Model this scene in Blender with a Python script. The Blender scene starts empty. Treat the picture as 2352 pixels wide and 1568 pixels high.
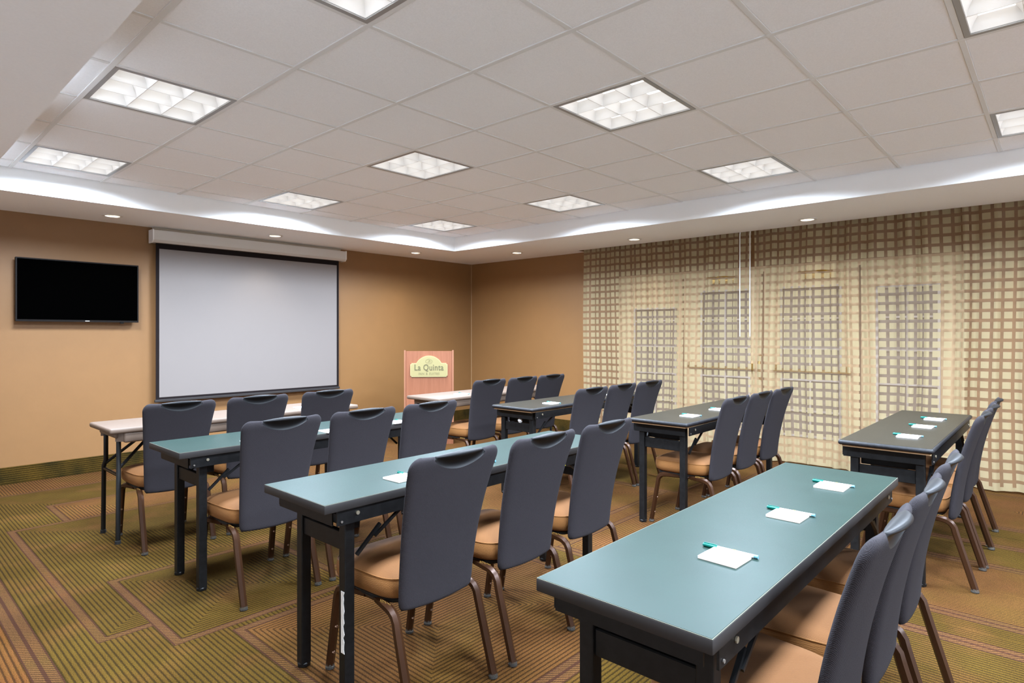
import bpy, bmesh, math, random
from mathutils import Vector, Matrix
random.seed(7)
sc = bpy.context.scene
COL = sc.collection
PI = math.pi

# ------------------------------------------------------------------ camera
W_PX, H_PX = 2352, 1568
F_PX, PY = 1393.18, 765.88
YAW = 0.83362
cam_d = bpy.data.cameras.new('camera'); cam = bpy.data.objects.new('camera', cam_d); COL.objects.link(cam)
cam.location = (-0.868, -5.816, 1.361)
cam.rotation_euler = (PI/2, 0, -YAW)
cam_d.sensor_width = 36.0
cam_d.lens = F_PX / W_PX * 36.0
cam_d.shift_y = (PY - H_PX/2) / W_PX
cam_d.clip_start = 0.02
sc.camera = cam

# ------------------------------------------------------------------ world / exposure
w = bpy.data.worlds.new('world'); sc.world = w; w.use_nodes = True
w.node_tree.nodes['Background'].inputs[0].default_value = (0.0, 0.0, 0.0, 1)
w.node_tree.nodes['Background'].inputs[1].default_value = 0.0
sc.view_settings.view_transform = 'Standard'
sc.view_settings.look = 'None'
sc.view_settings.gamma = 1.0
sc.view_settings.use_curve_mapping = False
sc.view_settings.exposure = 0.32
TROFFER_STRENGTH = 3.0     # glow of the lamp panel behind the louver
TROFFER_WATT = 88.0        # downward output of each louvered fixture
TROFFER_COLOR = (0.81, 0.955, 1.15)
TROFFER_SPREAD = 161.5
SPOT_W = 14.0
sc.cycles.diffuse_bounces = 6
sc.cycles.max_bounces = 12
sc.cycles.transparent_max_bounces = 16

# ------------------------------------------------------------------ dimensions (metres, floor z = 0)
XL, XW = -2.3, 5.93           # left wall, window wall
YB, YW = -9.2, 1.239          # back wall, screen wall
ZC, ZS = 2.653, 2.470         # tile ceiling, soffit
TX0, TX1, TY0, TY1 = -0.20, 4.672, -8.15, 0.259   # tray opening
TILE = 0.6096
XP, YP = 5.735, -1.02         # curtain pocket edge
XCUR = 5.795

# ------------------------------------------------------------------ materials
def mat(name, col=(.8,.8,.8), rough=.5, metal=0.0, spec=.5, **kw):
    m = bpy.data.materials.new(name); m.use_nodes = True
    b = m.node_tree.nodes['Principled BSDF']
    b.inputs['Base Color'].default_value = (*col, 1)
    b.inputs['Roughness'].default_value = rough
    b.inputs['Metallic'].default_value = metal
    b.inputs['Specular IOR Level'].default_value = spec
    for k, v in kw.items():
        b.inputs[k.replace('_', ' ')].default_value = v
    return m

class NT:
    """tiny helper for node trees"""
    def __init__(s, m): s.m = m; s.t = m.node_tree; s.b = s.t.nodes['Principled BSDF']
    def n(s, typ, **kw):
        x = s.t.nodes.new(typ)
        for k, v in kw.items(): setattr(x, k, v)
        return x
    def set(s, sock, v):
        if isinstance(v, bpy.types.NodeSocket): s.t.links.new(v, sock)
        elif isinstance(v, (tuple, list)) and len(v) == 3 and sock.type == 'RGBA': sock.default_value = (*v, 1)
        else: sock.default_value = v
    def math(s, op, a, b=0.0, c=None):
        x = s.n('ShaderNodeMath', operation=op)
        s.set(x.inputs[0], a); s.set(x.inputs[1], b)
        if c is not None: s.set(x.inputs[2], c)
        return x.outputs[0]
    def vmath(s, op, a, b=None):
        x = s.n('ShaderNodeVectorMath', operation=op)
        s.set(x.inputs[0], a)
        if b is not None: s.set(x.inputs[1], b)
        return x.outputs[0]
    def mixc(s, f, a, b, blend='MIX'):
        x = s.n('ShaderNodeMix', data_type='RGBA', blend_type=blend)
        s.set(x.inputs[0], f); s.set(x.inputs[6], a); s.set(x.inputs[7], b)
        return x.outputs[2]
    def mixf(s, f, a, b):
        x = s.n('ShaderNodeMix', data_type='FLOAT')
        s.set(x.inputs[0], f); s.set(x.inputs[2], a); s.set(x.inputs[3], b)
        return x.outputs[0]
    def noise(s, vec, scale, detail=2.0, rough=.5):
        x = s.n('ShaderNodeTexNoise'); s.set(x.inputs['Vector'], vec)
        x.inputs['Scale'].default_value = scale; x.inputs['Detail'].default_value = detail; x.inputs['Roughness'].default_value = rough
        return x.outputs[0]
    def coord(s, which='Object'):
        return s.n('ShaderNodeTexCoord').outputs[which]
    def xyz(s, v):
        x = s.n('ShaderNodeSeparateXYZ'); s.set(x.inputs[0], v); return x.outputs
    def rng(s, v, a, b, c, d):
        x = s.n('ShaderNodeMapRange'); s.set(x.inputs[0], v)
        for i, q in enumerate((a, b, c, d)): x.inputs[1+i].default_value = q
        return x.outputs[0]
    def bump(s, h, strength=.3, dist=.002):
        x = s.n('ShaderNodeBump'); x.inputs['Strength'].default_value = strength; x.inputs['Distance'].default_value = dist
        s.set(x.inputs['Height'], h); s.t.links.new(x.outputs[0], s.b.inputs['Normal'])

def speckle(name, col, scale, amount, rough=.6, bump=0.0, dist=.001, **kw):
    m = mat(name, col, rough, **kw); t = NT(m); c = t.coord()
    v = t.noise(c, scale, 3, .6)
    f = t.rng(v, .25, .75, 1-amount, 1+amount)
    t.set(t.b.inputs['Base Color'], t.mixc(1.0, (*col, 1), f, 'MULTIPLY'))
    if bump: t.bump(v, bump, dist)
    return m

def weave(name, col, period, amount, rough=.9, bump=.4, axes=(0, 2), **kw):
    m = mat(name, col, rough, **kw); t = NT(m); c = t.coord(); s = t.xyz(c)
    k = 2*PI/period
    a = t.math('SINE', t.math('MULTIPLY', s[axes[0]], k)); b = t.math('SINE', t.math('MULTIPLY', s[axes[1]], k))
    p = t.math('MULTIPLY', a, b)
    n = t.noise(c, 350, 2)
    v = t.math('ADD', t.math('MULTIPLY', p, .5), t.math('SUBTRACT', t.math('MULTIPLY', n, 1.6), .8))
    f = t.rng(v, -1, 1, 1-amount, 1+amount)
    big = t.rng(t.noise(c, 6, 2), .3, .7, .98, 1.02)
    t.set(t.b.inputs['Base Color'], t.mixc(1.0, t.mixc(1.0, (*col, 1), f, 'MULTIPLY'), big, 'MULTIPLY'))
    t.bump(v, bump, .001)
    return m

def wood(name, c1, c2, axis=2, scale=14, rough=.35):
    m = mat(name, c1, rough); t = NT(m); c = t.coord()
    mp = t.n('ShaderNodeMapping'); t.set(mp.inputs[0], c)
    sv = [scale, scale, scale]; sv[axis] = scale*.06; mp.inputs['Scale'].default_value = sv
    n = t.noise(mp.outputs[0], 3.0, 4, .6)
    t.set(t.b.inputs['Base Color'], t.mixc(t.rng(n, .3, .7, 0, 1), (*c1, 1), (*c2, 1)))
    return m

M = {}
M['wall'] = weave('wall_vinyl', (.222, .107, .0335), .011, .07, .55, .15, axes=(0, 2))
M['wall_y'] = weave('wall_vinyl_side', (.238, .114, .0355), .011, .07, .55, .15, axes=(1, 2))
M['corner'] = mat('corner_bead', (.33, .19, .08), .6)
M['paint'] = speckle('ceiling_paint', (.92, .92, .925), 90, .02, .8)
M['tray'] = mat('tray_paint', (.90, .90, .89), .7)
M['tile'] = speckle('ceiling_tile', (.92, .92, .93), 160, .045, .9, .3, .001)
M['tbar'] = mat('ceiling_grid_bar', (.76, .76, .75), .5)
M['cream_paint'] = mat('door_surround_paint', (.56, .41, .24), .5)
M['white_paint'] = mat('door_white_paint', (.46, .43, .42), .5, 0, .2)
M['pane'] = mat('dark_glass', (.22, .19, .17), .06, 0, .6)
M['brass'] = mat('brass', (.60, .40, .12), .3, 1.0)
M['white_plastic'] = mat('white_plastic', (.82, .81, .79), .35)
M['fabric'] = weave('charcoal_fabric', (.027, .0235, .0265), .0042, .45, .95, .5, axes=(0, 2), spec=.2)
M['seat_top'] = weave('seat_fabric', (.170, .0655, .0140), .006, .16, .85, .4, axes=(0, 1))
M['seat_side'] = weave('seat_fabric_side', (.215, .086, .0170), .006, .22, .85, .4, axes=(0, 2))
M['handle'] = mat('grip_plastic', (.008, .008, .009), .48, 0, .22)
M['bronze'] = mat('bronze_tube', (.042, .016, .006), .36, .3, .35)
M['stud'] = mat('stud_metal', (.30, .19, .13), .3, .8)
M['glide'] = mat('clear_glide', (.45, .44, .40), .15, 0, .4, Transmission_Weight=.9)
M['black_cloth'] = mat('black_underlay', (.012, .011, .010), .9)
M['gold_print'] = mat('gold_print', (.42, .24, .05), .6)
M['steel'] = speckle('black_steel', (.006, .006, .0062), 40, .5, .45, spec=.25)
M['edge'] = mat('laminate_edge', (.024, .021, .020), .55, 0, .25)
M['pale_line'] = mat('laminate_core', (.11, .11, .08), .6, 0, .2)
M['bumper'] = speckle('rubber_edge', (.010, .010, .012), 60, .5, .5, spec=.3)
M['ply'] = mat('plywood_edge', (.26, .155, .08), .7, 0, .1)
M['rivet'] = mat('rivet_metal', (.55, .48, .35), .35, .8)
M['gouge'] = mat('worn_steel', (.17, .15, .13), .5, .3)
M['plastic_top'] = mat('cream_plastic', (.138, .096, .070), .5, 0, .25)
M['blacktube'] = mat('black_tube', (.006, .006, .006), .4, 0, .3)
M['paper'] = mat('paper', (.88, .88, .87), .7)
M['board'] = mat('cardboard', (.50, .38, .30), .8)
M['green_print'] = mat('green_print', (.45, .72, .30), .7)
M['teal'] = mat('teal_plastic', (.002, .125, .095), .35, 0, .3)
M['pen_white'] = mat('pen_barrel', (.86, .86, .86), .3)
M['pen_blue'] = mat('pen_plug', (.13, .30, .36), .35, 0, .3)
M['yellow'] = mat('yellow_sticker', (.85, .72, .02), .5)
M['label'] = speckle('torn_label', (.78, .77, .74), 60, .15, .7)
M['alu'] = mat('screen_case', (.60, .57, .53), .4)
M['screen_black'] = mat('screen_border', (.013, .0095, .0095), .9, 0, .1)
M['screen_white'] = mat('screen_fabric', (.196, .170, .155), .75)
M['bar'] = mat('screen_bar', (.030, .026, .025), .5, 0, .25)
M['bracket'] = mat('screen_bracket', (.48, .40, .30), .6)
M['tv_black'] = mat('tv_glass', (.0004, .0004, .0004), 1.0, 0, 0.0)
M['bezel'] = mat('tv_bezel', (.007, .005, .004), .5, 0, .12)
M['logo_grey'] = mat('tv_logo', (.6, .6, .6), .4)
M['cherry'] = wood('cherry_wood', (.28, .105, .053), (.23, .082, .038), 2, 16, .4)
M['cherry_edge'] = mat('cherry_edge', (.30, .128, .068), .4)
M['plaque'] = mat('plaque_cream', (.30, .255, .11), .45)
M['plaque_rim'] = mat('plaque_rim', (.37, .31, .145), .45)
M['ink'] = mat('plaque_ink', (.10, .085, .035), .6)
M['ink_pale'] = mat('plaque_pale_ink', (.17, .145, .06), .6)
M['fixture'] = mat('fixture_frame', (.34, .34, .34), .4, .3)
M['blade'] = mat('louver_blade', (.86, .86, .85), .28, 0, .8)
M['housing'] = mat('fixture_housing', (.85, .85, .85), .5)
M['trim_ring'] = mat('downlight_trim', (.78, .77, .75), .35)
M['reflector'] = mat('downlight_reflector', (.75, .72, .66), .25, .6)

def emit(name, col, strength):
    m = bpy.data.materials.new(name); m.use_nodes = True; t = m.node_tree
    t.nodes.remove(t.nodes['Principled BSDF'])
    e = t.nodes.new('ShaderNodeEmission'); e.inputs[0].default_value = (*col, 1); e.inputs[1].default_value = strength
    t.links.new(e.outputs[0], t.nodes['Material Output'].inputs[0]); return m
M['lamp'] = emit('fluorescent_lamp', (1.0, .965, .93), TROFFER_STRENGTH)
M['bulb'] = emit('downlight_bulb', (1, .88, .72), 14)

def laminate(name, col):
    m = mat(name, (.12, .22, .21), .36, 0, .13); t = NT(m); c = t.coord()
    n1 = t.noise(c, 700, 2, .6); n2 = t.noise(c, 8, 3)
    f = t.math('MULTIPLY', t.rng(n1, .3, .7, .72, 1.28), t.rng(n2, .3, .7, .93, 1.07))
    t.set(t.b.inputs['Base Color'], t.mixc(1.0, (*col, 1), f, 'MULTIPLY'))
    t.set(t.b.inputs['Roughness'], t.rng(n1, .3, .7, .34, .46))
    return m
M['laminate'] = laminate('green_laminate', (.0138, .0285, .0232))
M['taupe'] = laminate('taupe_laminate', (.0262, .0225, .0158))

# carpet: overlapping framed rectangles, ribbed with mitred stripes
RECTS = [  # x0, x1, y0, y1, colour (0 olive, 1 brown, 2 rust)
    (-0.33, 2.2, -4.9, 0.75, 0),
    (0.20, 1.70, -0.74, 0.13, 1),
    (-0.12, 1.6, -2.68, -0.45, 0),
    (0.33, 1.95, -4.33, -2.99, 1),
    (0.10, 1.04, -2.95, -1.93, 0),
    (1.25, 2.60, -2.45, -0.9, 1),
    (1.95, 3.9, -3.30, -1.6, 1),
    (2.2, 3.65, -4.55, -3.42, 1),
    (0.6, 2.46, -6.3, -4.33, 0),
    (2.46, 2.76, -6.8, -5.0, 0),
    (2.76, 3.65, -6.2, -4.75, 1),
    (3.65, 4.10, -6.9, -4.6, 0),
    (4.10, 4.58, -6.4, -4.2, 0),
    (4.58, 5.7, -6.1, -3.6, 1),
    (3.9, 5.3, -3.4, -1.9, 0),
    (3.1, 4.6, -1.5, 0.2, 1),
    (-1.6, -0.33, -3.4, -1.2, 2),
    (-1.9, -0.5, -1.1, 0.6, 1),
]
def carpet():
    m = mat('carpet', (.2, .14, .06), 1.0, 0, .1); t = NT(m); c = t.coord(); s = t.xyz(c)
    cols = [(.053, .028, .0033), (.080, .033, .0080), (.086, .030, .0062)]
    S = s[0]; B = -1.0; C = (*cols[1], 1)
    flat = t.vmath('MULTIPLY', c, (1, 1, 0))
    for x0, x1, y0, y1, k in RECTS:
        q = t.vmath('ABSOLUTE', t.vmath('SUBTRACT', flat, ((x0+x1)/2, (y0+y1)/2, 0)))
        q = t.xyz(t.vmath('SUBTRACT', q, ((x1-x0)/2, (y1-y0)/2, 0)))
        d = t.math('MAXIMUM', q[0], q[1]); ins = t.math('LESS_THAN', d, 0.0)
        S = t.mixf(ins, S, d); B = t.mixf(ins, B, d); C = t.mixc(ins, C, (*cols[k], 1))
    band = t.math('GREATER_THAN', B, -0.045)
    edge = t.math('MAXIMUM', t.math('GREATER_THAN', B, -0.007), t.math('MULTIPLY', band, t.math('LESS_THAN', B, -0.039)))
    C = t.mixc(band, C, (.082, .036, .0125, 1))
    diag = t.math('ADD', s[0], s[1])
    Sx = t.mixf(band, S, diag)
    wob = t.math('MULTIPLY', t.math('SUBTRACT', t.noise(c, 90, 2), .5), .006)
    per = .021
    st = t.math('SINE', t.math('MULTIPLY', t.math('ADD', Sx, wob), 2*PI/per))
    stripe = t.rng(st, -1.0, .1, .34, 1.10)
    big = t.noise(c, 2.2, 3)
    C = t.mixc(t.rng(big, .45, .7, 0, .35), C, (.095, .057, .008, 1))
    C = t.mixc(t.rng(t.noise(c, 3.4, 2), .5, .75, 0, .4), C, (.125, .048, .015, 1))
    C = t.mixc(1.0, C, stripe, 'MULTIPLY')
    fine = t.noise(c, 260, 2, .7)
    C = t.mixc(1.0, C, t.rng(fine, .32, .68, .42, 1.6), 'MULTIPLY')
    C = t.mixc(t.math('MULTIPLY', edge, .8), C, (.030, .010, .006, 1))
    t.set(t.b.inputs['Base Color'], C)
    t.bump(t.math('ADD', t.math('MULTIPLY', st, .5), fine), .5, .004)
    return m
M['carpet'] = carpet()

def carpet_base(axis):
    m = mat('carpet_base_%d' % axis, (.2, .14, .05), 1.0, 0, .1); t = NT(m); c = t.coord(); s = t.xyz(c)
    st = t.math('SINE', t.math('MULTIPLY', t.math('ADD', s[2], t.math('MULTIPLY', t.noise(c, 60, 2), .006)), 2*PI/.019))
    col = t.mixc(t.rng(t.noise(c, 5, 2), .35, .65, 0, 1), (.068, .038, .006, 1), (.026, .018, .004, 1))
    col = t.mixc(1.0, col, t.rng(st, -1, .3, .35, 1.1), 'MULTIPLY')
    t.set(t.b.inputs['Base Color'], t.mixc(1.0, col, t.rng(t.noise(c, 250, 2), .3, .7, .6, 1.4), 'MULTIPLY'))
    return m
M['base_x'] = carpet_base(0); M['base_y'] = carpet_base(1)

def curtain_mat():
    m = bpy.data.materials.new('sheer_check_curtain'); m.use_nodes = True; t = NT(m)
    uv = t.n('ShaderNodeTexCoord').outputs['UV']; s = t.xyz(uv)
    P = .086
    fx = t.math('FRACT', t.math('DIVIDE', s[0], P)); fy = t.math('FRACT', t.math('DIVIDE', s[1], P))
    sq = t.math('MULTIPLY', t.math('GREATER_THAN', fx, .31), t.math('GREATER_THAN', fy, .33))
    hem = t.math('LESS_THAN', s[1], .05)
    sq = t.math('MAXIMUM', sq, hem)
    n = t.noise(uv, 300, 2)
    cream = t.mixc(n, (.335, .266, .150, 1), (.43, .35, .205, 1))
    d = t.b; t.set(d.inputs['Base Color'], cream); d.inputs['Roughness'].default_value = .9; d.inputs['Specular IOR Level'].default_value = .1
    tl = t.n('ShaderNodeBsdfTranslucent'); tl.inputs[0].default_value = (.6, .5, .34, 1)
    cloth = t.n('ShaderNodeMixShader'); cloth.inputs[0].default_value = .18
    t.t.links.new(d.outputs[0], cloth.inputs[1]); t.t.links.new(tl.outputs[0], cloth.inputs[2])
    tr = t.n('ShaderNodeBsdfTransparent'); tr.inputs[0].default_value = (1, .97, .93, 1)
    sheer_d = t.n('ShaderNodeBsdfDiffuse'); sheer_d.inputs[0].default_value = (.34, .235, .15, 1)
    sheer = t.n('ShaderNodeMixShader'); sheer.inputs[0].default_value = .30
    t.t.links.new(tr.outputs[0], sheer.inputs[1]); t.t.links.new(sheer_d.outputs[0], sheer.inputs[2])
    body = t.n('ShaderNodeMixShader'); body.inputs[0].default_value = .90
    t.t.links.new(tr.outputs[0], body.inputs[1]); t.t.links.new(cloth.outputs[0], body.inputs[2])
    fin = t.n('ShaderNodeMixShader'); t.set(fin.inputs[0], sq)
    t.t.links.new(sheer.outputs[0], fin.inputs[1]); t.t.links.new(body.outputs[0], fin.inputs[2])
    t.t.links.new(fin.outputs[0], t.t.nodes['Material Output'].inputs[0])
    return m
M['curtain'] = curtain_mat()

# ------------------------------------------------------------------ mesh helpers
class MB:
    def __init__(s): s.bm = bmesh.new(); s.uv = None
    def box(s, x0, x1, y0, y1, z0, z1, bev=0.0, seg=1):
        vs = [s.bm.verts.new(p) for p in ((x0,y0,z0),(x1,y0,z0),(x1,y1,z0),(x0,y1,z0),(x0,y0,z1),(x1,y0,z1),(x1,y1,z1),(x0,y1,z1))]
        fs = [s.bm.faces.new([vs[i] for i in q]) for q in ((0,3,2,1),(4,5,6,7),(0,1,5,4),(1,2,6,5),(2,3,7,6),(3,0,4,7))]
        if bev:
            es = list({e for f in fs for e in f.edges})
            bmesh.ops.bevel(s.bm, geom=es, offset=bev, segments=seg, affect='EDGES', profile=.5)
        return s
    def tube(s, pts, r, n=8, cap=True, rot=0.0):
        pts = [Vector(p) for p in pts]; rings = []
        rr = r if isinstance(r, (list, tuple)) else [r]*len(pts)
        up = None
        for i, p in enumerate(pts):
            if i == 0: d = pts[1]-pts[0]
            elif i == len(pts)-1: d = pts[-1]-pts[-2]
            else: d = (pts[i+1]-p).normalized() + (p-pts[i-1]).normalized()
            d.normalize()
            if up is None: up = Vector((1,0,0)) if abs(d.x) < .8 else Vector((0,1,0))
            a = (up - d*up.dot(d)).normalized(); b = d.cross(a)
            rings.append([s.bm.verts.new(p + (a*math.cos(rot+2*PI*k/n) + b*math.sin(rot+2*PI*k/n))*rr[i]) for k in range(n)])
        for A, B in zip(rings, rings[1:]):
            for k in range(n): s.bm.faces.new((A[k], A[(k+1)%n], B[(k+1)%n], B[k]))
        if cap: s.bm.faces.new(rings[0][::-1]); s.bm.faces.new(rings[-1])
        return s
    def lathe(s, prof, n=16, c=(0,0), cap0=False, cap1=False):
        rings = [[s.bm.verts.new((c[0]+r*math.cos(2*PI*k/n), c[1]+r*math.sin(2*PI*k/n), z)) for k in range(n)] for r, z in prof]
        for A, B in zip(rings, rings[1:]):
            for k in range(n): s.bm.faces.new((A[k], A[(k+1)%n], B[(k+1)%n], B[k]))
        if cap0: s.bm.faces.new(rings[0][::-1])
        if cap1: s.bm.faces.new(rings[-1])
        return s
    def grid(s, pts):     # pts[row][col]
        v = [[s.bm.verts.new(p) for p in row] for row in pts]
        for a, b in zip(v, v[1:]):
            for i in range(len(a)-1): s.bm.faces.new((a[i], a[i+1], b[i+1], b[i]))
        return v
    def prism(s, poly, axis, a, b):   # poly in the two other axes
        def P(p, h):
            return {0: (h, p[0], p[1]), 1: (p[0], h, p[1]), 2: (p[0], p[1], h)}[axis]
        A = [s.bm.verts.new(P(p, a)) for p in poly]; B = [s.bm.verts.new(P(p, b)) for p in poly]
        n = len(poly)
        s.bm.faces.new(A); s.bm.faces.new(B[::-1])
        for i in range(n): s.bm.faces.new((A[i], B[i], B[(i+1)%n], A[(i+1)%n]))
        return s
    def mesh(s, name, m, smooth=False, angle=40):
        bmesh.ops.recalc_face_normals(s.bm, faces=s.bm.faces[:])
        me = bpy.data.meshes.new(name); s.bm.to_mesh(me); s.bm.free()
        me.materials.append(m)
        if smooth:
            me.polygons.foreach_set('use_smooth', [True]*len(me.polygons))
            me.set_sharp_from_angle(angle=math.radians(angle))
        return me
    def build(s, name, m, parent=None, smooth=False, angle=40, loc=None):
        return link(name, s.mesh(name, m, smooth, angle), parent, loc)

def link(name, me, parent=None, loc=None):
    o = bpy.data.objects.new(name, me); COL.objects.link(o)
    if parent is not None: o.parent = parent
    if loc is not None: o.location = loc
    return o
def thing(name, label, cat, loc=(0,0,0), rz=0.0, group=None):
    o = bpy.data.objects.new(name, None); COL.objects.link(o); o.empty_display_size = .1
    o.location = loc; o.rotation_euler = (0,0,rz)
    return tag(o, label, cat, group)
def tag(o, label, cat, group=None):
    o['label'] = label; o['category'] = cat
    if group: o['group'] = group
    return o
def structure(o, label=None):
    o['kind'] = 'structure'
    if label: o['label'] = label
    return o
def copy_tree(o, parent=None):
    c = o.copy(); COL.objects.link(c); c.parent = parent
    for ch in KIDS.get(o.name, list(o.children)): copy_tree(ch, c)
    return c
KIDS = {}
def text_mesh(name, body, size, m, depth=.001, xscale=1.0, spacing=1.0, bold=0.0):
    cu = bpy.data.curves.new(name, 'FONT'); cu.body = body; cu.size = size; cu.extrude = depth; cu.align_x = 'CENTER'; cu.align_y = 'BOTTOM_BASELINE'
    cu.space_character = spacing; cu.offset = bold; cu.resolution_u = 3
    o = bpy.data.objects.new(name, cu); COL.objects.link(o)
    bpy.context.view_layer.update()
    me = bpy.data.meshes.new_from_object(o.evaluated_get(bpy.context.evaluated_depsgraph_get()))
    bpy.data.objects.remove(o); bpy.data.curves.remove(cu)
    me.transform(Matrix.Diagonal((xscale, 1, 1, 1)))
    me.materials.clear(); me.materials.append(m); me.name = name
    return me

# ------------------------------------------------------------------ room shell
structure(MB().box(XL, XW+.3, YB, YW, -.05, 0).build('floor', M['carpet']), 'patterned olive and brown ribbed carpet floor')
structure(MB().box(XL-.1, XW+.4, YW, YW+.1, 0, 2.9).build('wall_front', M['wall']), 'tan vinyl wall behind the screen')
structure(MB().box(XW, XW+.1, YB-.1, YW, 0, 2.9).build('wall_right', M['wall_y']), 'tan vinyl wall with curtained glazed doors')
structure(MB().box(XL-.1, XL, YB-.1, YW, 0, 2.9).build('wall_left', M['tray']))
structure(MB().box(XL-.1, XW+.1, YB-.1, YB, 0, 2.9).build('wall_back', M['tray']))
structure(MB().box(XL, XW, YW-.012, YW, 0, .155, .003).build('baseboard_front', M['base_x']), 'carpet strip baseboard along the tan wall')
structure(MB().box(XW-.012, XW, YP, YW-.012, 0, .155, .003).build('baseboard_right', M['base_y']))
structure(MB().box(XL, XL+.012, YB, YW-.012, 0, .155, .003).build('baseboard_left', M['base_y']))
structure(MB().prism([(XW, YW), (XW-.006, YW), (XW, YW-.006)], 2, .155, ZS).build('trim_1', M['corner']), 'thin pale bead in the wall corner')

DOWN = [(-.75, .79), (.829, .80), (2.415, .79), (4.40, .75), (5.33, -.28), (5.375, -2.09), (5.42, -3.98), (5.42, -5.88), (5.42, -7.7),
        (-1.25, -.9), (-1.25, -2.8), (-1.25, -4.7), (-1.25, -6.6)]
R_D = .062
def soffit():
    s = MB(); bm = s.bm; es = []
    def loop(pts):
        v = [bm.verts.new((x, y, ZS)) for x, y in pts]
        for a, b in zip(v, v[1:]+v[:1]): es.append(bm.edges.new((a, b)))
    loop([(XL, YB), (XP, YB), (XP, YP), (XW, YP), (XW, YW), (XL, YW)])
    loop([(TX0, TY0), (TX1, TY0), (TX1, TY1), (TX0, TY1)])
    for x, y in DOWN: loop([(x+R_D*math.cos(2*PI*k/20), y+R_D*math.sin(2*PI*k/20)) for k in range(20)])
    bmesh.ops.triangle_fill(bm, use_beauty=True, edges=es)
    # curtain pocket and closing slab
    s.box(XL-.1, XW+.1, YB-.1, YW+.1, 2.86, 2.90)
    s.box(XP-.02, XP-.001, YB, YP, ZS+.001, 2.86)
    s.box(XP, XW, YB, YP, 2.60, 2.62)
    return s
ceil = structure(soffit().build('ceiling', M['paint']), 'white painted soffit around a recessed tiled tray ceiling')
t_ = MB()
t_.box(TX0-.02, TX0, TY0-.02, TY1+.02, ZS+.001, ZC+.03); t_.box(TX1, TX1+.02, TY0-.02, TY1+.02, ZS+.001, ZC+.03)
t_.box(TX0, TX1, TY1, TY1+.02, ZS+.001, ZC+.03); t_.box(TX0, TX1, TY0-.02, TY0, ZS+.001, ZC+.03)
t_.build('tray_fascia', M['tray'], ceil)
# grid bars and tiles
gx = [TX0] + [i*TILE for i in range(0, 8)] + [TX1]
gy = [TY1] + [-j*TILE for j in range(0, 14)] + [TY0]
for x in gx[1:-1]:
    MB().box(x-.0135, x+.0135, TY0, TY1, ZC-.002, ZC+.006, .0015).build('grid_runner', M['tbar'], ceil)
cross_cache = {}
LIGHTS = [(i, j) for i in (0, 3, 6) for j in (0, 3, 6, 9, 12)]
tile_cache = {}
for a in range(len(gx)-1):
    x0, x1 = gx[a], gx[a+1]; wdt = round(x1-x0, 4)
    for b in range(len(gy)-1):
        y1, y0 = gy[b], gy[b+1]; dpt = round(y1-y0, 4)
        if b > 0:
            if wdt not in cross_cache: cross_cache[wdt] = MB().box(-wdt/2+.0135, wdt/2-.0135, -.012, .012, -.0012, .006, .0015).mesh('cross_tee', M['tbar'])
            link('cross_tee', cross_cache[wdt], ceil, ((x0+x1)/2, y1, ZC))
        if (a-1, b-1) in LIGHTS: continue
        k = (wdt, dpt)
        if k not in tile_cache:
            tile_cache[k] = MB().box(-wdt/2+.010, wdt/2-.010, -dpt/2+.010, dpt/2-.010, .003, .018, .004).mesh('ceiling_tile', M['tile'])
        link('ceiling_tile', tile_cache[k], ceil, ((x0+x1)/2, (y0+y1)/2, ZC))

# ------------------------------------------------------------------ fluorescent troffers
def make_troffer():
    r = thing('ceiling_light', '', 'ceiling light', group='square louvered ceiling lights')
    H = TILE/2-.013
    f = MB()
    for sx in (-1, 1):
        f.box(min(sx*H, sx*(H-.022)), max(sx*H, sx*(H-.022)), -H, H, -.003, .012)
        f.box(-H+.022, H-.022, min(sx*H, sx*(H-.022)), max(sx*H, sx*(H-.022)), -.003, .012)
    f.build('frame', M['fixture'], r)
    h = MB(); i = H-.004
    h.box(-i, i, -i, i, .118, .122)
    for sx in (-1, 1):
        h.box(min(sx*i, sx*(i-.003)), max(sx*i, sx*(i-.003)), -i, i, .012, .118)
        h.box(-i, i, min(sx*i, sx*(i-.003)), max(sx*i, sx*(i-.003)), .012, .118)
    h.build('housing', M['housing'], r)
    L = H-.022; c = 2*L/3
    prof = [(.0015, 0), (.004, .012), (.009, .027), (.017, .042), (.028, .056)]
    for k in range(4):
        for ax in (0, 1):
            o = -L + k*c
            poly = [(o+w_*(0 if k == 3 else 1), .004+z) for w_, z in prof] + [(o-w_*(0 if k == 0 else 1), .004+z) for w_, z in prof[::-1]]
            m_ = MB().prism(poly, 1-ax, -L, L)
            m_.build('louver_blade', M['blade'], r, True, 35)
    lp = MB(); lp.box(-L+.01, L-.01, -L+.01, L-.01, .100, .104); lp.build('lamp_panel', M['lamp'], r)
    return r
tro = make_troffer(); TROS = []
TL = {(0,0): 'leftmost square ceiling light, above the television', (0,3): 'square ceiling light nearest the left ceiling edge',
      (3,0): 'square ceiling light above the projection screen case', (3,3): 'square ceiling light at the centre of the ceiling',
      (6,0): 'small far square ceiling light in the front tray corner', (6,3): 'square ceiling light second from the far tray corner',
      (6,6): 'square ceiling light above the middle of the curtain', (3,6): 'large bright square ceiling light right of the centre',
      (0,6): 'square ceiling light cut off by the top edge', (3,9): 'square ceiling light cut by the top right corner',
      (6,9): 'square ceiling light cut off by the right edge'}
for n_, (i, j) in enumerate(LIGHTS):
    o = tro if n_ == 0 else copy_tree(tro)
    o.location = ((i+.5)*TILE, -(j+.5)*TILE, ZC)
    o['label'] = TL.get((i, j), 'square louvered ceiling light behind the camera, out of view')
    TROS.append(o)
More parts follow.
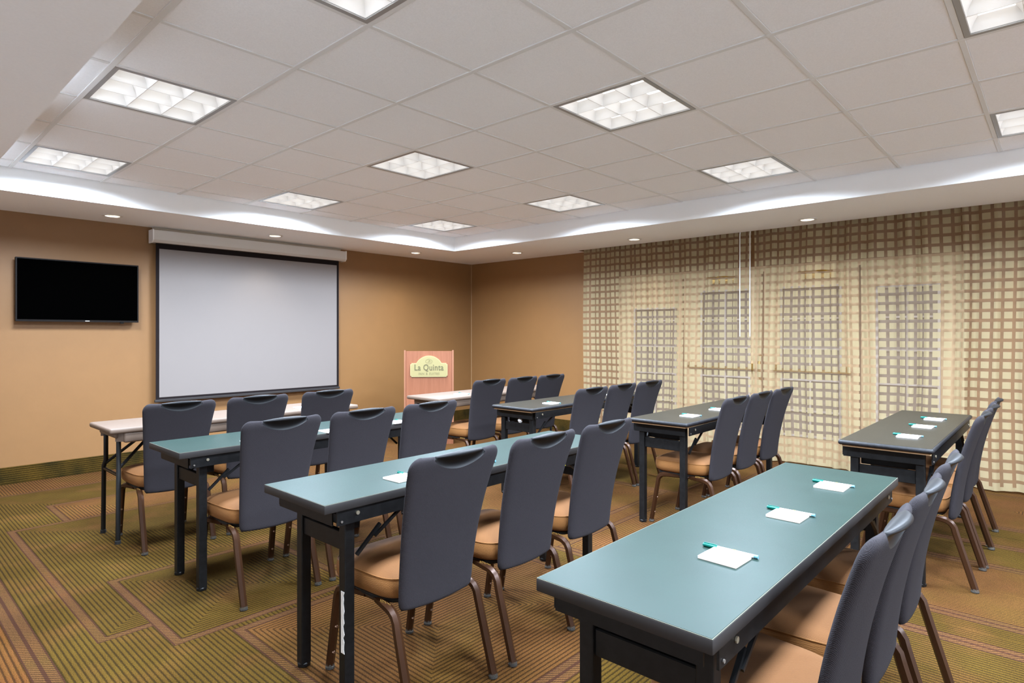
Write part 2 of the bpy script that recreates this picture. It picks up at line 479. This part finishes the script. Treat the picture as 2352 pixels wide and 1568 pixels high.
for o in TROS:
    ld = bpy.data.lights.new('troffer_output', 'AREA'); ld.shape = 'SQUARE'; ld.size = .50; ld.energy = TROFFER_WATT; ld.color = TROFFER_COLOR; ld.spread = math.radians(TROFFER_SPREAD)
    lo = bpy.data.objects.new('troffer_output', ld); COL.objects.link(lo); lo.parent = o; lo.location = (0, 0, .001)

# downlights
def make_down():
    r = thing('downlight', '', 'downlight', group='round soffit downlights')
    MB().lathe([(R_D, .0), (R_D+.024, -.001), (R_D+.024, -.005), (R_D-.002, -.006), (R_D-.004, .0)], 24).build('trim_ring', M['trim_ring'], r, True)
    MB().lathe([(R_D-.003, -.003), (R_D-.010, .03), (R_D-.022, .06), (R_D-.035, .078)], 24).build('reflector', M['reflector'], r, True)
    MB().lathe([(R_D-.036, .078), (R_D-.038, .070), (.012, .064), (.002, .063)], 20, cap1=True).build('bulb', M['bulb'], r, True)
    return r
dn = make_down(); DNS = []
DL = ['soffit downlight left of the television', 'soffit downlight above the television side of the screen wall', 'soffit downlight in front of the projection screen case',
      'soffit downlight above the lectern', 'soffit downlight beside the far right wall corner', 'soffit downlight above the left end of the curtain',
      'soffit downlight above the right half of the curtain']
for k, (x, y) in enumerate(DOWN):
    o = dn if k == 0 else copy_tree(dn)
    o.location = (x, y, ZS); o['label'] = DL[k] if k < len(DL) else 'soffit downlight behind the camera, out of view'
    DNS.append(o)
for o in DNS:
    ld = bpy.data.lights.new('downlight_beam', 'SPOT'); ld.energy = SPOT_W; ld.color = (1, .86, .68); ld.spot_size = math.radians(98); ld.spot_blend = .75; ld.shadow_soft_size = .03
    lo = bpy.data.objects.new('downlight_beam', ld); COL.objects.link(lo); lo.parent = o; lo.location = (0, 0, .045)

# ------------------------------------------------------------------ glazed doors behind the curtain
XD = XW
def glazed(name, label, y0, y1, z0, z1, panes, kind_frame=.10, push=None, bottom=.26):
    r = bpy.data.objects.new(name, None); COL.objects.link(r); structure(r, label)
    py0, py1, pz0, pz1 = panes
    f = MB(); X0, X1 = XD-.035, XD-.001
    f.box(X0, X1, y0, py0, z0, z1); f.box(X0, X1, py1, y1, z0, z1); f.box(X0, X1, py0, py1, z0, pz0); f.box(X0, X1, py0, py1, pz1, z1)
    f.build('frame', M['cream_paint'], r)
    s = MB(); e = .022; X2 = XD-.045
    s.box(X2, X0, py0-e, py0, pz0-e, pz1+e); s.box(X2, X0, py1, py1+e, pz0-e, pz1+e); s.box(X2, X0, py0, py1, pz0-e, pz0); s.box(X2, X0, py0, py1, pz1, pz1+e)
    s.build('glazing_bead', M['white_paint'], r)
    ny, zs = 2, [pz0] + [z for z in (.55, .875, 1.20, 1.52) if pz0+.1 < z < pz1-.1] + [pz1]
    ym = (py0+py1)/2
    MB().box(X0, XD-.012, ym-.009, ym+.009, pz0, pz1).build('muntin', M['white_paint'], r)
    for z in zs[1:-1]: MB().box(X0+.002, XD-.012, py0, py1, z-.009, z+.009).build('muntin', M['white_paint'], r)
    for a, b in zip(zs, zs[1:]):
        for p, q in ((py0, ym), (ym, py1)):
            MB().box(XD-.014, XD-.008, p+.002, q-.002, a+.002, b-.002).build('pane', M['pane'], r)
    if push:
        b = MB().box(XD-.085, XD-.055, push[0], push[1], .958, .990, .004); b.build('push_bar', M['brass'], r)
        for yy in (push[0]+.03, (push[0]+push[1])/2, push[1]-.03):
            MB().box(XD-.075, XD-.034, yy-.012, yy+.012, .99, 1.03).build('bar_bracket', M['brass'], r)
    return r
glazed('window_1', 'cream framed sidelight seen through the left curtain', -2.44, -1.62, 0, 2.04, (-2.34, -1.80, .30, 1.66))
d1 = glazed('door_1', 'cream glazed door with brass push bar behind left curtain', -3.37, -2.46, 0, 2.04, (-3.23, -2.69, .30, 1.84), push=(-3.30, -2.52))
d2 = glazed('door_2', 'cream glazed door with brass push bar behind right curtain', -4.32, -3.40, 0, 2.04, (-4.145, -3.593, .30, 1.84), push=(-4.256, -3.51))
glazed('window_2', 'cream framed sidelight seen through the right curtain', -5.10, -4.34, 0, 2.04, (-4.965, -4.49, .30, 1.80))
fr = MB(); fr.box(XD-.03, XD-.0005, -1.62, -1.545, 0, 2.1); fr.box(XD-.03, XD-.0005, -5.16, -5.10, 0, 2.1); fr.box(XD-.03, XD-.0005, -5.10, -1.62, 2.04, 2.1)
structure(fr.build('trim_2', M['cream_paint']), 'cream casing around the glazed doors')
for dd, yy in ((d1, -2.95), (d2, -3.95)):
    MB().box(XD-.085, XD-.036, yy-.16, yy+.16, 1.93, 1.985, .005).build('door_closer', M['brass'], dd)
    MB().tube([(XD-.07, yy-.14, 2.0), (XD-.16, yy-.05, 2.0), (XD-.04, yy+.2, 2.01)], .008, 6).build('closer_arm', M['brass'], dd)
MB().tube([(XD-.04, -3.365, .86), (XD-.09, -3.365, .90), (XD-.095, -3.365, 1.0), (XD-.09, -3.365, 1.08), (XD-.04, -3.365, 1.12)], .016, 10).build('pull_handle', M['brass'], d1, True)

# ------------------------------------------------------------------ curtains
def curtain(y0, y1, seed, name, label):
    rn = random.Random(seed)
    n = int(abs(y1-y0)/.004); ph = rn.random()*6
    cols = []; u = 0.0; prev = None
    bumps = []; yk = y0-.03; sg = 1
    while yk > y1:
        bumps.append((yk, sg*rn.uniform(.022, .046), rn.uniform(.016, .034))); sg = -sg
        yk -= rn.choice((.05, .075, .11, .16, .21))*rn.uniform(.85, 1.15)
    ZR = [.018, .35, .9, 1.5, 2.0, 2.35, 2.56]
    rows = [[] for _ in ZR]; us = []
    for i in range(n+1):
        y = y0 + (y1-y0)*i/n
        x = .010*math.sin(y*14+ph) + .006*math.sin(y*31+2*ph)
        for yk, A, wk in bumps:
            if abs(y-yk) < 4*wk: x += A*math.exp(-((y-yk)/wk)**2)
        x = .046*math.tanh(x/.046)
        if prev is not None: u += math.hypot(x-prev[0], y-prev[1])
        prev = (x, y); us.append(u)
        for r_, z in enumerate(ZR):
            sway = .010*math.sin(y*9+z*1.7+ph)*(1-z/2.6)
            g = .85 + .2*(1-z/2.6)
            rows[r_].append((XCUR + x*g + sway, y + .012*math.sin(z*2.2+y*3+ph), z + (.006*math.sin(y*7+ph) if r_ == 0 else 0)))
    s = MB(); v = s.grid(rows)
    uvl = s.bm.loops.layers.uv.new('UVMap')
    idx = {}
    for r_, row in enumerate(v):
        for c_, vv in enumerate(row): idx[vv] = (us[c_]*1.0 + seed*.013, ZR[r_])
    for f in s.bm.faces:
        for l in f.loops: l[uvl].uv = idx[l.vert]
    o = s.build(name, M['curtain'], None, True, 180)
    tag(o, label, 'curtain', 'checked sheer curtains')
    return o
curtain(-1.06, -3.30, 3, 'sheer_curtain', 'sheer checked curtain panel nearest the tan wall corner')
curtain(-3.315, -7.6, 5, 'sheer_curtain', 'sheer checked curtain panel reaching the right edge')
for yy, lb in ((-3.20, 'left of the two thin white curtain wands'), (-3.31, 'right of the two thin white curtain wands')):
    tag(MB().tube([(XP+.004, yy, 2.50), (XP-.012, yy, 2.44), (XP-.012, yy, 1.9), (XP-.012, yy, 1.33)], .005, 6).build('curtain_wand', M['white_plastic'], None, True), lb, 'curtain wand', 'curtain wands')

# ------------------------------------------------------------------ television
tv = thing('television', 'flat black television mounted on the tan wall', 'television', (.658, YW, 1.473))
MB().box(-.49, .49, -.085, -.045, 0, .58, .004).build('casing', M['bezel'], tv)
b = MB()
for q in ((-.49, -.479, 0, .58), (.479, .49, 0, .58), (-.479, .479, .569, .58), (-.479, .479, 0, .018)): b.box(q[0], q[1], -.090, -.085, q[2], q[3])
b.build('bezel', M['bezel'], tv)
MB().box(-.479, .479, -.087, -.0852, .018, .569).build('display', M['tv_black'], tv)
MB().box(.035, .070, -.0915, -.090, .006, .012).build('maker_mark', M['logo_grey'], tv)
MB().box(.33, .36, -.085, -.07, -.012, 0).build('sensor', M['bezel'], tv)
MB().box(-.2, .2, -.045, -.001, .12, .46).build('wall_mount', M['bezel'], tv)

# ------------------------------------------------------------------ projection screen
ps = thing('projection_screen', 'large white projection screen pulled down from its wall case', 'projection screen', (2.40, YW, .64))
c_ = MB().prism([(-.14, 1.79), (-.02, 1.79), (-.02, 1.665), (-.115, 1.665), (-.14, 1.69)], 0, -1.125, 1.125); c_.build('case', M['alu'], ps)
for s_ in (-1, 1):
    MB().prism([(-.145, 1.795), (-.016, 1.795), (-.016, 1.66), (-.116, 1.66), (-.145, 1.688)], 0, s_*1.125, s_*1.138).build('end_cap', M['white_plastic'], ps)
MB().box(-1.10, 1.10, -.06, -.001, 1.79, 1.828).build('mounting_rail', M['bracket'], ps)
y_s = -.072
bd = MB()
bd.box(-1.088, -1.055, y_s, y_s+.002, .03, 1.67); bd.box(1.035, 1.03+.036, y_s, y_s+.002, .03, 1.67)
bd.box(-1.055, 1.035, y_s, y_s+.002, 1.607, 1.67); bd.box(-1.055, 1.035, y_s, y_s+.002, .03, .055)
bd.build('border', M['screen_black'], ps)
MB().box(-1.055, 1.035, y_s, y_s+.002, .055, 1.607).build('screen_surface', M['screen_white'], ps)
MB().box(-1.10, 1.075, y_s-.012, y_s+.014, .004, .032, .005, 2).build('weight_bar', M['bar'], ps)

# ------------------------------------------------------------------ lectern
lec = thing('lectern', 'cherry wood lectern with cream inn sign, in the corner', 'lectern', (4.12, .12, 0), -.745)
MB().box(-.285, .285, -.20, -.18, .06, 1.145).build('front_panel', M['cherry'], lec)
for s_ in (-1, 1):
    MB().prism([(-.215, .06), (.22, .06), (.22, 1.02), (-.215, 1.158)], 0, s_*.285, s_*.303).build('side_panel', M['cherry_edge'], lec)
MB().prism([(-.18, 1.118), (.24, .985), (.24, 1.005), (-.18, 1.138)], 0, -.285, .285).build('reading_top', M['cherry'], lec)
MB().box(-.30, .30, -.21, .21, 0, .06).build('base', M['cherry'], lec)
MB().box(-.284, .284, -.18, .2, .55, .568).build('shelf', M['cherry'], lec)
pq = bpy.data.objects.new('sign_plaque', None); COL.objects.link(pq); pq.parent = lec; pq.location = (0, -.20, .935)
def plaque_poly(k=0.0):
    w_, h_ = .228-k, .108-k; nk = .014
    pts = []
    def corner(cx, cz, a0):
        return [(cx+nk*math.cos(a0-i*PI/2/4), cz+nk*math.sin(a0-i*PI/2/4)) for i in range(5)]
    z0, z1 = -h_, .062-k
    pts += [(-w_, z0+nk), (-w_+nk, z0+nk), (-w_+nk, z0)]
    pts += [(w_-nk, z0), (w_-nk, z0+nk), (w_, z0+nk)]
    pts += [(w_, z1-nk), (w_-nk, z1-nk), (w_-nk, z1)]
    cx = .155-k*.4; R = (cx**2 + .092**2)/(2*.092); cz = z1+.092-R; a = math.asin(cx/R)
    pts += [(R*math.sin(a-2*a*i/16), cz+R*math.cos(a-2*a*i/16)) for i in range(17)]
    pts += [(-w_+nk, z1), (-w_+nk, z1-nk), (-w_, z1-nk)]
    return pts
pq_m = MB().prism(plaque_poly(0), 1, -.014, -.001).mesh('sign_plaque', M['plaque_rim'])
rim = link('plaque_rim', pq_m, pq)
MB().prism(plaque_poly(.008), 1, -.0155, -.0142).build('plaque_face', M['plaque'], pq)
def put_text(nm, body, size, z, m, xs, sp, bold=0.0):
    o = link(nm, text_mesh(nm, body, size, m, .0006, xs, sp, bold), pq); o.rotation_euler = (PI/2, 0, 0); o.location = (0, -.0165, z); return o
put_text('inscription', 'La Quinta', .106, -.026, M['ink'], .80, 1.06, .0016)
put_text('inscription', 'INN & SUITES', .039, -.080, M['ink_pale'], .95, 1.18, .0006)
em = MB(); N = 24
for k in range(N):
    a0, a1 = 2*PI*k/N, 2*PI*(k+1)/N
    em.tube([(.040*math.cos(a0), -.0165, .085+.029*math.sin(a0)), (.040*math.cos(a1), -.0165, .085+.029*math.sin(a1))], .0012, 4)
em.tube([(.004, -.0165, .103), (-.004, -.0165, .085), (-.013, -.0165, .072), (-.018, -.0165, .075), (-.008, -.0165, .074), (.004, -.0165, .068)], .0013, 4)
em.tube([(.012, -.0165, .100), (.002, -.0165, .088), (.010, -.0165, .080), (.018, -.0165, .092), (.012, -.0165, .100)], .0012, 4)
em.tube([(.008, -.0165, .084), (.014, -.0165, .072), (.022, -.0165, .068)], .0013, 4)
em.build('monogram', M['ink_pale'], pq)

# ------------------------------------------------------------------ tables
ZT = .755
TW, TLN = .457, 1.829
def legs_for(r, x_in, steel, rivet=True):
    zb = ZT-.095
    for s_ in (-1, 1):
        xl = s_*(TLN/2-x_in)
        for q in (-1, 1):
            lg = MB().box(xl-.021, xl+.021, q*.158-.021, q*.158+.021, .012, zb+.05, .004, 2).build('leg', steel, r)
            MB().lathe([(.0245, 0), (.0265, .004), (.0265, .014), (.023, .018)], 8, (xl, q*.158), True, True).build('foot_cap', M['blacktube'], lg)
            lk = MB(); x2 = xl - s_*.30
            lk.tube([(xl-s_*.024, q*.186, zb-.13), (xl-s_*.13, q*.186, zb-.035)], .0085, 4, rot=PI/4)
            lk.tube([(xl-s_*.10, q*.193, zb-.075), (x2+s_*.03, q*.193, zb+.035)], .0075, 4, rot=PI/4)
            lk.build('folding_brace', steel, r)
        MB().box(xl-.012, xl+.012, -.137, .137, .545, .615, .003).build('leg_crossbar', steel, r)
        xi = xl - s_*.055
        MB().box(xi-.018, xi+.018, -.137, .137, .612, .650, .003).build('lock_channel', steel, r)
        MB().box(xi-.010, xi+.035, -.09, .09, .606, .611).build('channel_lip', M['gouge'], r)
def make_green(kind):
    r = thing('folding_table', '', 'table', group='training tables in rows')
    L, Wd = TLN/2, TW/2
    if kind == 'G':
        MB().box(-L, L, -Wd, Wd, ZT-.034, ZT-.0012, .004, 2).build('edge_band', M['edge'], r, True)
        MB().box(-L+.0015, L-.0015, -Wd+.0015, Wd-.0015, ZT-.0022, ZT-.0007).build('laminate_edge_line', M['pale_line'], r)
        ti = .0028
    else:
        MB().box(-L, L, -Wd, Wd, ZT-.027, ZT-.0012, .0115, 3).build('rubber_edge', M['bumper'], r, True)
        MB().box(-L+.014, L-.014, -Wd+.020, Wd-.020, ZT-.036, ZT-.0265).build('plywood_core', M['ply'], r)
        ti = .011
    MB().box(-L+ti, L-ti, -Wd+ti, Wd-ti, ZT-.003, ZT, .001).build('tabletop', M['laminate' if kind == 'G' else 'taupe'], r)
    zt2 = ZT-.034 if kind == 'G' else ZT-.036
    a = MB(); ax, ay = L-.058, Wd-.012
    for s_ in (-1, 1):
        a.box(min(s_*ax, s_*(ax-.006)), max(s_*ax, s_*(ax-.006)), -ay+.035, ay-.004, zt2-.062, zt2)
        a.box(-ax, ax, min(s_*ay, s_*(ay-.006)), max(s_*ay, s_*(ay-.006)), zt2-.056, zt2)
    a.build('apron', M['steel'], r)
    for s_ in (-1, 1):
        for q in (-1, 1):
            MB().tube([(s_*(ax-.085), q*(ay+.001), zt2-.022), (s_*(ax-.085), q*(ay+.005), zt2-.022)], .0075, 10).build('rivet', M['rivet'], r)
            MB().tube([(s_*(ax-.018), q*(ay+.001), zt2-.042), (s_*(ax-.018), q*(ay+.004), zt2-.042)], .0045, 8).build('screw', M['gouge'], r)
    legs_for(r, .135 if kind == 'G' else .09, M['steel'])
    return r
def make_white():
    r = thing('plastic_folding_table', '', 'table', group='cream plastic folding tables')
    L, Wd = TLN/2, .24
    MB().box(-L, L, -Wd, Wd, ZT-.034, ZT, .012, 3).build('tabletop', M['plastic_top'], r, True)
    tb = MB().box(-L, L, -Wd, Wd, 0, .1)
    tb.bm.free()
    s = MB()
    for s_ in (-1, 1):
        s.box(-L+.085, L-.085, min(s_*(Wd-.012), s_*(Wd-.05)), max(s_*(Wd-.012), s_*(Wd-.05)), ZT-.098, ZT-.030, .01, 2)
        s.box(min(s_*(L-.045), s_*(L-.09)), max(s_*(L-.045), s_*(L-.09)), -Wd+.06, Wd-.06, ZT-.072, ZT-.030, .01, 2)
        for q in (-1, 1):
            s.prism([(s_*(L-.05), q*(Wd-.075)), (s_*(L-.10), q*(Wd-.014)), (s_*(L-.12), q*(Wd-.05)), (s_*(L-.09), q*(Wd-.1))], 2, ZT-.092, ZT-.032)
    s.build('rim', M['plastic_top'], r, True, 50)
    for s_ in (-1, 1):
        xl = s_*(L-.075)
        for q in (-1, 1):
            yl = q*.165
            lg = MB().tube([(xl, yl*.86, ZT-.04), (xl, yl*.86, .50), (xl+s_*.006, yl, .46), (xl+s_*.010, yl, .012)], .0145, 10).build('leg', M['blacktube'], r, True)
            MB().lathe([(.018, 0), (.018, .02), (.0145, .022)], 10, (xl+s_*.010, yl), True, True).build('foot_cap', M['black_cloth'], lg, True)
            MB().tube([(xl, yl*.86, .48), (xl-s_*.26, yl*.2, ZT-.045)], .010, 8).build('brace', M['blacktube'], r, True)
        MB().tube([(xl+s_*.004, -.16, .44), (xl+s_*.004, .16, .44)], .011, 8).build('cross_tube', M['blacktube'], r, True)
    return r
TABLES = {   # x0, yc, kind
    'W1': (.26, -1.12, 'W'), 'W2': (2.84, -1.29, 'W'),
    'G1': (.275, -2.27, 'G'), 'G2': (.268, -3.665, 'G'), 'G3': (.288, -5.075, 'G'),
    'D1': (2.85, -2.43, 'D'), 'D2': (2.94, -3.72, 'D'), 'D3': (2.955, -5.09, 'D')}
TLBL = {'W1': 'cream plastic folding table below the projection screen', 'W2': 'cream plastic folding table in front of the lectern',
        'G1': 'green-topped folding table in the left second row from the screen', 'G2': 'green-topped folding table in left third row, torn label on leg',
        'G3': 'large green-topped folding table in the right foreground',
        'D1': 'taupe black-edged folding table behind the cream table near lectern', 'D2': 'taupe black-edged folding table in the middle before the curtain',
        'D3': 'taupe black-edged folding table at far right beside the curtain'}
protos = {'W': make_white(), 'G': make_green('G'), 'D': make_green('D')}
used = set(); TOBJ = {}
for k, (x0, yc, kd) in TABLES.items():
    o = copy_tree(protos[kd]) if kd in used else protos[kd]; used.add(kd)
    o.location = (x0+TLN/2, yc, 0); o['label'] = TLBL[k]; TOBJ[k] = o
# marks on the third-row table
g2 = TOBJ['G2']
lx = -(TLN/2-.135)
rj = random.Random(9); nz = 16
jag = [(-.158-.019 + (rj.uniform(.0, .010) if 0 < q < nz else 0), .17+.23*q/nz) for q in range(nz+1)]
lb = MB().prism([(-.158+.004, .17), (-.158+.004, .40)] + jag[::-1], 0, lx-.0226, lx-.0212); o_ = lb.build('torn_label', M['label'], g2); o_['label'] = 'torn white label'
o_ = MB().prism([(.452, .667), (.497, .667), (.497, .688), (.484, .697)], 1, -.2180, -.2166).build('yellow_sticker', M['yellow'], g2); o_['label'] = 'yellow sticker'

# ------------------------------------------------------------------ chairs
def make_chair():
    r = thing('banquet_chair', '', 'chair', group='charcoal and tan banquet chairs')
    # backrest
    Z0, Z1 = .352, .928
    NS, NTT = 30, 22
    def hw(t):
        b = .176 + .016*t + .031*t*t
        if t > .91:
            q = (t-.91)/.09; b -= .046*(1-math.sqrt(max(0, 1-q*q)))
        if t < .05:
            q = (.05-t)/.05; b -= .012*q*q
        return b
    def cen(s, t):
        z = Z0 + (Z1-Z0)*t + .012*(1-s*s)*0 - .010*(1-t)*(1-s*s)
        y = -.165 - .030*t - .095*t*t - .012*(1-s*s)*(.4+.6*t)
        if t > .9: z -= .006*(1-s*s)*((t-.9)/.1)
        return s*hw(t), y, z
    SC = .66
    def te(s):
        if abs(s) >= SC: return 1.0
        q = 1-(s/SC)**2
        return 1 - .105*q**.8
    def thick(s, t):
        e = max(0, 1-abs(s)**16)**.5 * max(0, 1-max(0, (t-.92)/.08)**3)**.5 * max(0, 1-max(0, (.03-t)/.03)**3)**.5
        return .017*e
    hs = [-SC + 2*SC*i/22 for i in range(23)]
    oc = [1, .992, .97, .93, .87, .80, .73]
    ss = [-v for v in oc] + hs + oc[::-1]
    TT = [.9*(j/14) for j in range(14)] + [.9+.1*math.sin(PI/2*j/9) for j in range(10)]
    TT = [0, .006, .015, .03] + TT[1:]
    m = MB()
    rear = []
    for tj in TT:
        row = []
        for s in ss:
            t = te(s)*tj; x, y, z = cen(s, t); row.append((x, y-thick(s, t), z))
        rear.append(row)
    front = []
    for tj in TT:
        row = []
        for s in ss:
            t = tj; x, y, z = cen(s, t); row.append((x, y+thick(s, t), z))
        front.append(row)
    m.grid(rear); m.grid([row[::-1] for row in front])
    bmesh.ops.remove_doubles(m.bm, verts=m.bm.verts, dist=.0004)
    bk = m.build('backrest', M['fabric'], r, True, 70)
    # grip insert: a scooped plastic lip
    g = MB(); rows = []
    prof = [(0.0, 0.0, 0.0), (.06, .004, 0), (.20, .010, 0), (.42, .013, 0), (.62, .009, 0), (.78, -.002, 0), (.90, -.015, .001), (.98, -.023, .003), (1.0, -.0235, .008), (1.0, -.018, .011), (1.0, -.004, .011), (1.0, .012, .006), (1.0, .017, -.003)]
    for v, dy, dz in prof:
        row = []
        for s in hs:
            q = max(0, 1-(s/SC)**2); t = te(s) + (1-te(s))*min(v, 1.0)
            x, y, z = cen(s, t); yr = y - thick(s, t)
            row.append((x, yr + dy*q**.8, z + dz*q + (.0004 if v == 1.0 else 0)))
        rows.append(row)
    g.grid(rows); g.build('grip', M['handle'], r, True, 80)
    # seat
    def ring(z, off, n=44):
        out = []
        for k in range(n):
            a = 2*PI*k/n; c, s_ = math.cos(a), math.sin(a)
            e = .42
            x = math.copysign(abs(c)**e, c); y = math.copysign(abs(s_)**e, s_)
            wx = (.194 + .024*(y+1)/2 - off); wy = .208 - off
            out.append((x*wx, .055 + y*wy, z))
        return out
    def shell(nm, lv, mt, par, cap):
        s = MB(); v = [[s.bm.verts.new(p) for p in ring(z, o)] for z, o in lv]
        for A, B in zip(v, v[1:]):
            for k in range(len(A)): s.bm.faces.new((A[k], A[(k+1)%len(A)], B[(k+1)%len(A)], B[k]))
        if cap: s.bm.faces.new(v[-1])
        return s.build(nm, mt, par, True, 60)
    st = shell('seat', [(.456, .005), (.466, .016), (.474, .036), (.481, .072), (.485, .13)], M['seat_top'], r, True)
    shell('seat_boxing', [(.374, .034), (.380, .016), (.393, .004), (.413, 0), (.438, .0005), (.456, .005)], M['seat_side'], st, False)
    pr = ring(.4565, .004); MB().tube(pr+pr[:1], .0022, 5, False).build('piping', M['seat_side'], st, True)
    un = shell('seat_underside', [(.356, .032), (.360, .024), (.3735, .022), (.375, .10)], M['black_cloth'], r, True)
    tm = text_mesh('printed_tape', 'ASTRON', .017, M['gold_print'], .0003)
    tp = link('printed_tape', tm, un); tp.rotation_euler = (PI/2, 0, -PI/2); tp.location = (-.1895, -.10, .3655)
    # side rails
    for s_ in (-1, 1):
        for fr_ in (True, False):
            if fr_: pts = [(.165, .055, .356), (.188, .150, .356), (.193, .178, .352), (.196, .197, .341), (.197, .208, .322), (.198, .214, .29), (.201, .262, .016)]
            else:   pts = [(.165, -.02, .356), (.188, -.120, .356), (.193, -.148, .352), (.196, -.168, .341), (.198, -.181, .322), (.199, -.188, .295), (.202, -.272, .016)]
            lg = MB().tube([(s_*x, y, z) for x, y, z in pts], .0172, 6, rot=PI/6).build('leg', M['bronze'], r, True, 50)
            fx, fy = s_*pts[-1][0], pts[-1][1]
            MB().lathe([(.0135, 0), (.0190, .003), (.0190, .010), (.0165, .018), (.0165, .022)], 12, (fx, fy), True, False).build('glide', M['glide'], lg, True)
            if fr_:
                for z in (.075, .185):
                    k = (.29-z)/(.29-.016); yy = .214+(.262-.214)*k
                    MB().tube([(s_*(.198+.003*k), yy-.015, z), (s_*(.198+.003*k), yy-.0205, z)], [.0065, .0045], 8).build('stacking_stud', M['stud'], lg, True)
        MB().tube([(s_*.165, -.03, .356), (s_*.165, .07, .356)], .0130, 6).build('side_rail', M['bronze'], r, True)
    return r
CH = {'W1': ((.58, 1.09, 1.63), -1.365), 'G1': ((.655, 1.15, 1.645), -2.565), 'G2': ((.66, 1.175, 1.685), -3.868), 'G3': ((.785, 1.245, 1.755), -5.235),
      'W2': ((3.255, 3.725, 4.185), -1.52), 'D1': ((3.195, 3.66, 4.12), -2.725), 'D2': ((3.275, 3.74, 4.20), -3.875), 'D3': ((3.33, 3.79, 4.25), -5.205)}
CT = {'W1': 'cream table below the screen', 'W2': 'cream table by the lectern', 'G1': 'second-row left green table', 'G2': 'third-row left green table',
      'G3': 'large foreground green table', 'D1': 'second-row right dark table', 'D2': 'third-row right dark table', 'D3': 'far right table by the curtain'}
POS = ('leftmost', 'middle', 'rightmost')
POSB = ('nearest', 'middle', 'farthest')
ch0 = make_chair(); first = True
rn = random.Random(4)
for k, (xs, yc) in CH.items():
    for i, x in enumerate(xs):
        o = ch0 if first else copy_tree(ch0); first = False
        o.location = (x, yc + rn.uniform(-.008, .008), 0); o.rotation_euler = (0, 0, rn.uniform(-.012, .012))
        ps_ = POSB[i] if k in ('G3', 'D3') else POS[i]
        o['label'] = 'charcoal-backed chair with tan seat, %s of three at the %s' % (ps_, CT[k])

# ------------------------------------------------------------------ notepads and pens
def make_pad():
    r = thing('notepad', '', 'notepad', group='white notepads on the tables')
    MB().box(-.047, .047, -.053, .053, .0, .0012).build('backing_card', M['board'], r)
    MB().box(-.047, .047, -.053, .053, .0012, .0075).build('sheets', M['paper'], r)
    MB().box(-.044, .030, -.0515, -.044, .0075, .0077).build('green_heading', M['green_print'], r)
    return r
def make_pen():
    r = thing('pen', '', 'pen', group='teal-capped pens beside notepads')
    R = .0052
    MB().tube([(0, .078, R), (0, .074, R), (0, .036, R)], [.0035, .0058, .0058], 10).build('cap', M['teal'], r, True)
    MB().box(-.0012, .0012, .036, .074, R*2-.001, R*2+.0022).build('clip', M['teal'], r)
    MB().tube([(0, .036, R), (0, -.066, R)], .0048, 10).build('barrel', M['pen_white'], r, True)
    MB().tube([(0, -.066, R), (0, -.077, R)], .0050, 10).build('end_plug', M['pen_blue'], r, True)
    MB().box(-.002, .002, -.016, -.008, R+.0046, R+.0051).build('yellow_print', M['yellow'], r)
    return r
PADS = {'G3': ((.725, 1.23, 1.745), -5.142), 'D3': ((3.315, 3.82, 4.275), -5.145), 'D2': ((3.295, 3.79, 4.28), -3.79), 'D1': ((3.24, 3.73, 4.22), -2.535),
        'W2': ((3.265, 3.74, 4.22), -1.37), 'G2': ((.69, 1.14, 1.67), -3.77), 'G1': ((.67, 1.155, 1.66), -2.455), 'W1': ((.66, 1.16, 1.64), -1.22)}
pad0, pen0 = make_pad(), make_pen(); first = True
for k, (xs, y) in PADS.items():
    for i, x in enumerate(xs):
        a = pad0 if first else copy_tree(pad0); b_ = pen0 if first else copy_tree(pen0); first = False
        a.location = (x, y, ZT+.0003); a.rotation_euler = (0, 0, rn.uniform(-.05, .05))
        b_.location = (x+.056, y+.008, ZT+.0003); b_.rotation_euler = (0, 0, rn.uniform(-.04, .04))
        ps_ = POSB[i] if k in ('G3', 'D3') else POS[i]
        a['label'] = '%s white notepad on the %s' % (ps_, CT[k])
        b_['label'] = 'teal-capped pen beside the %s notepad on the %s' % (ps_, CT[k])

# ------------------------------------------------------------------ small white wad on the second-row right table frame
b_ = MB(); bmesh.ops.create_icosphere(b_.bm, subdivisions=2, radius=.02)
rw = random.Random(3)
for v_ in b_.bm.verts: v_.co *= rw.uniform(.72, 1.12)
zmin = min(v_.co.z for v_ in b_.bm.verts)
for v_ in b_.bm.verts: v_.co.z -= zmin
tag(b_.build('crumpled_tissue', M['paper'], None, False, loc=(2.94, -2.452, .6155)), 'small crumpled white tissue wedged under second-row right dark table', 'tissue')
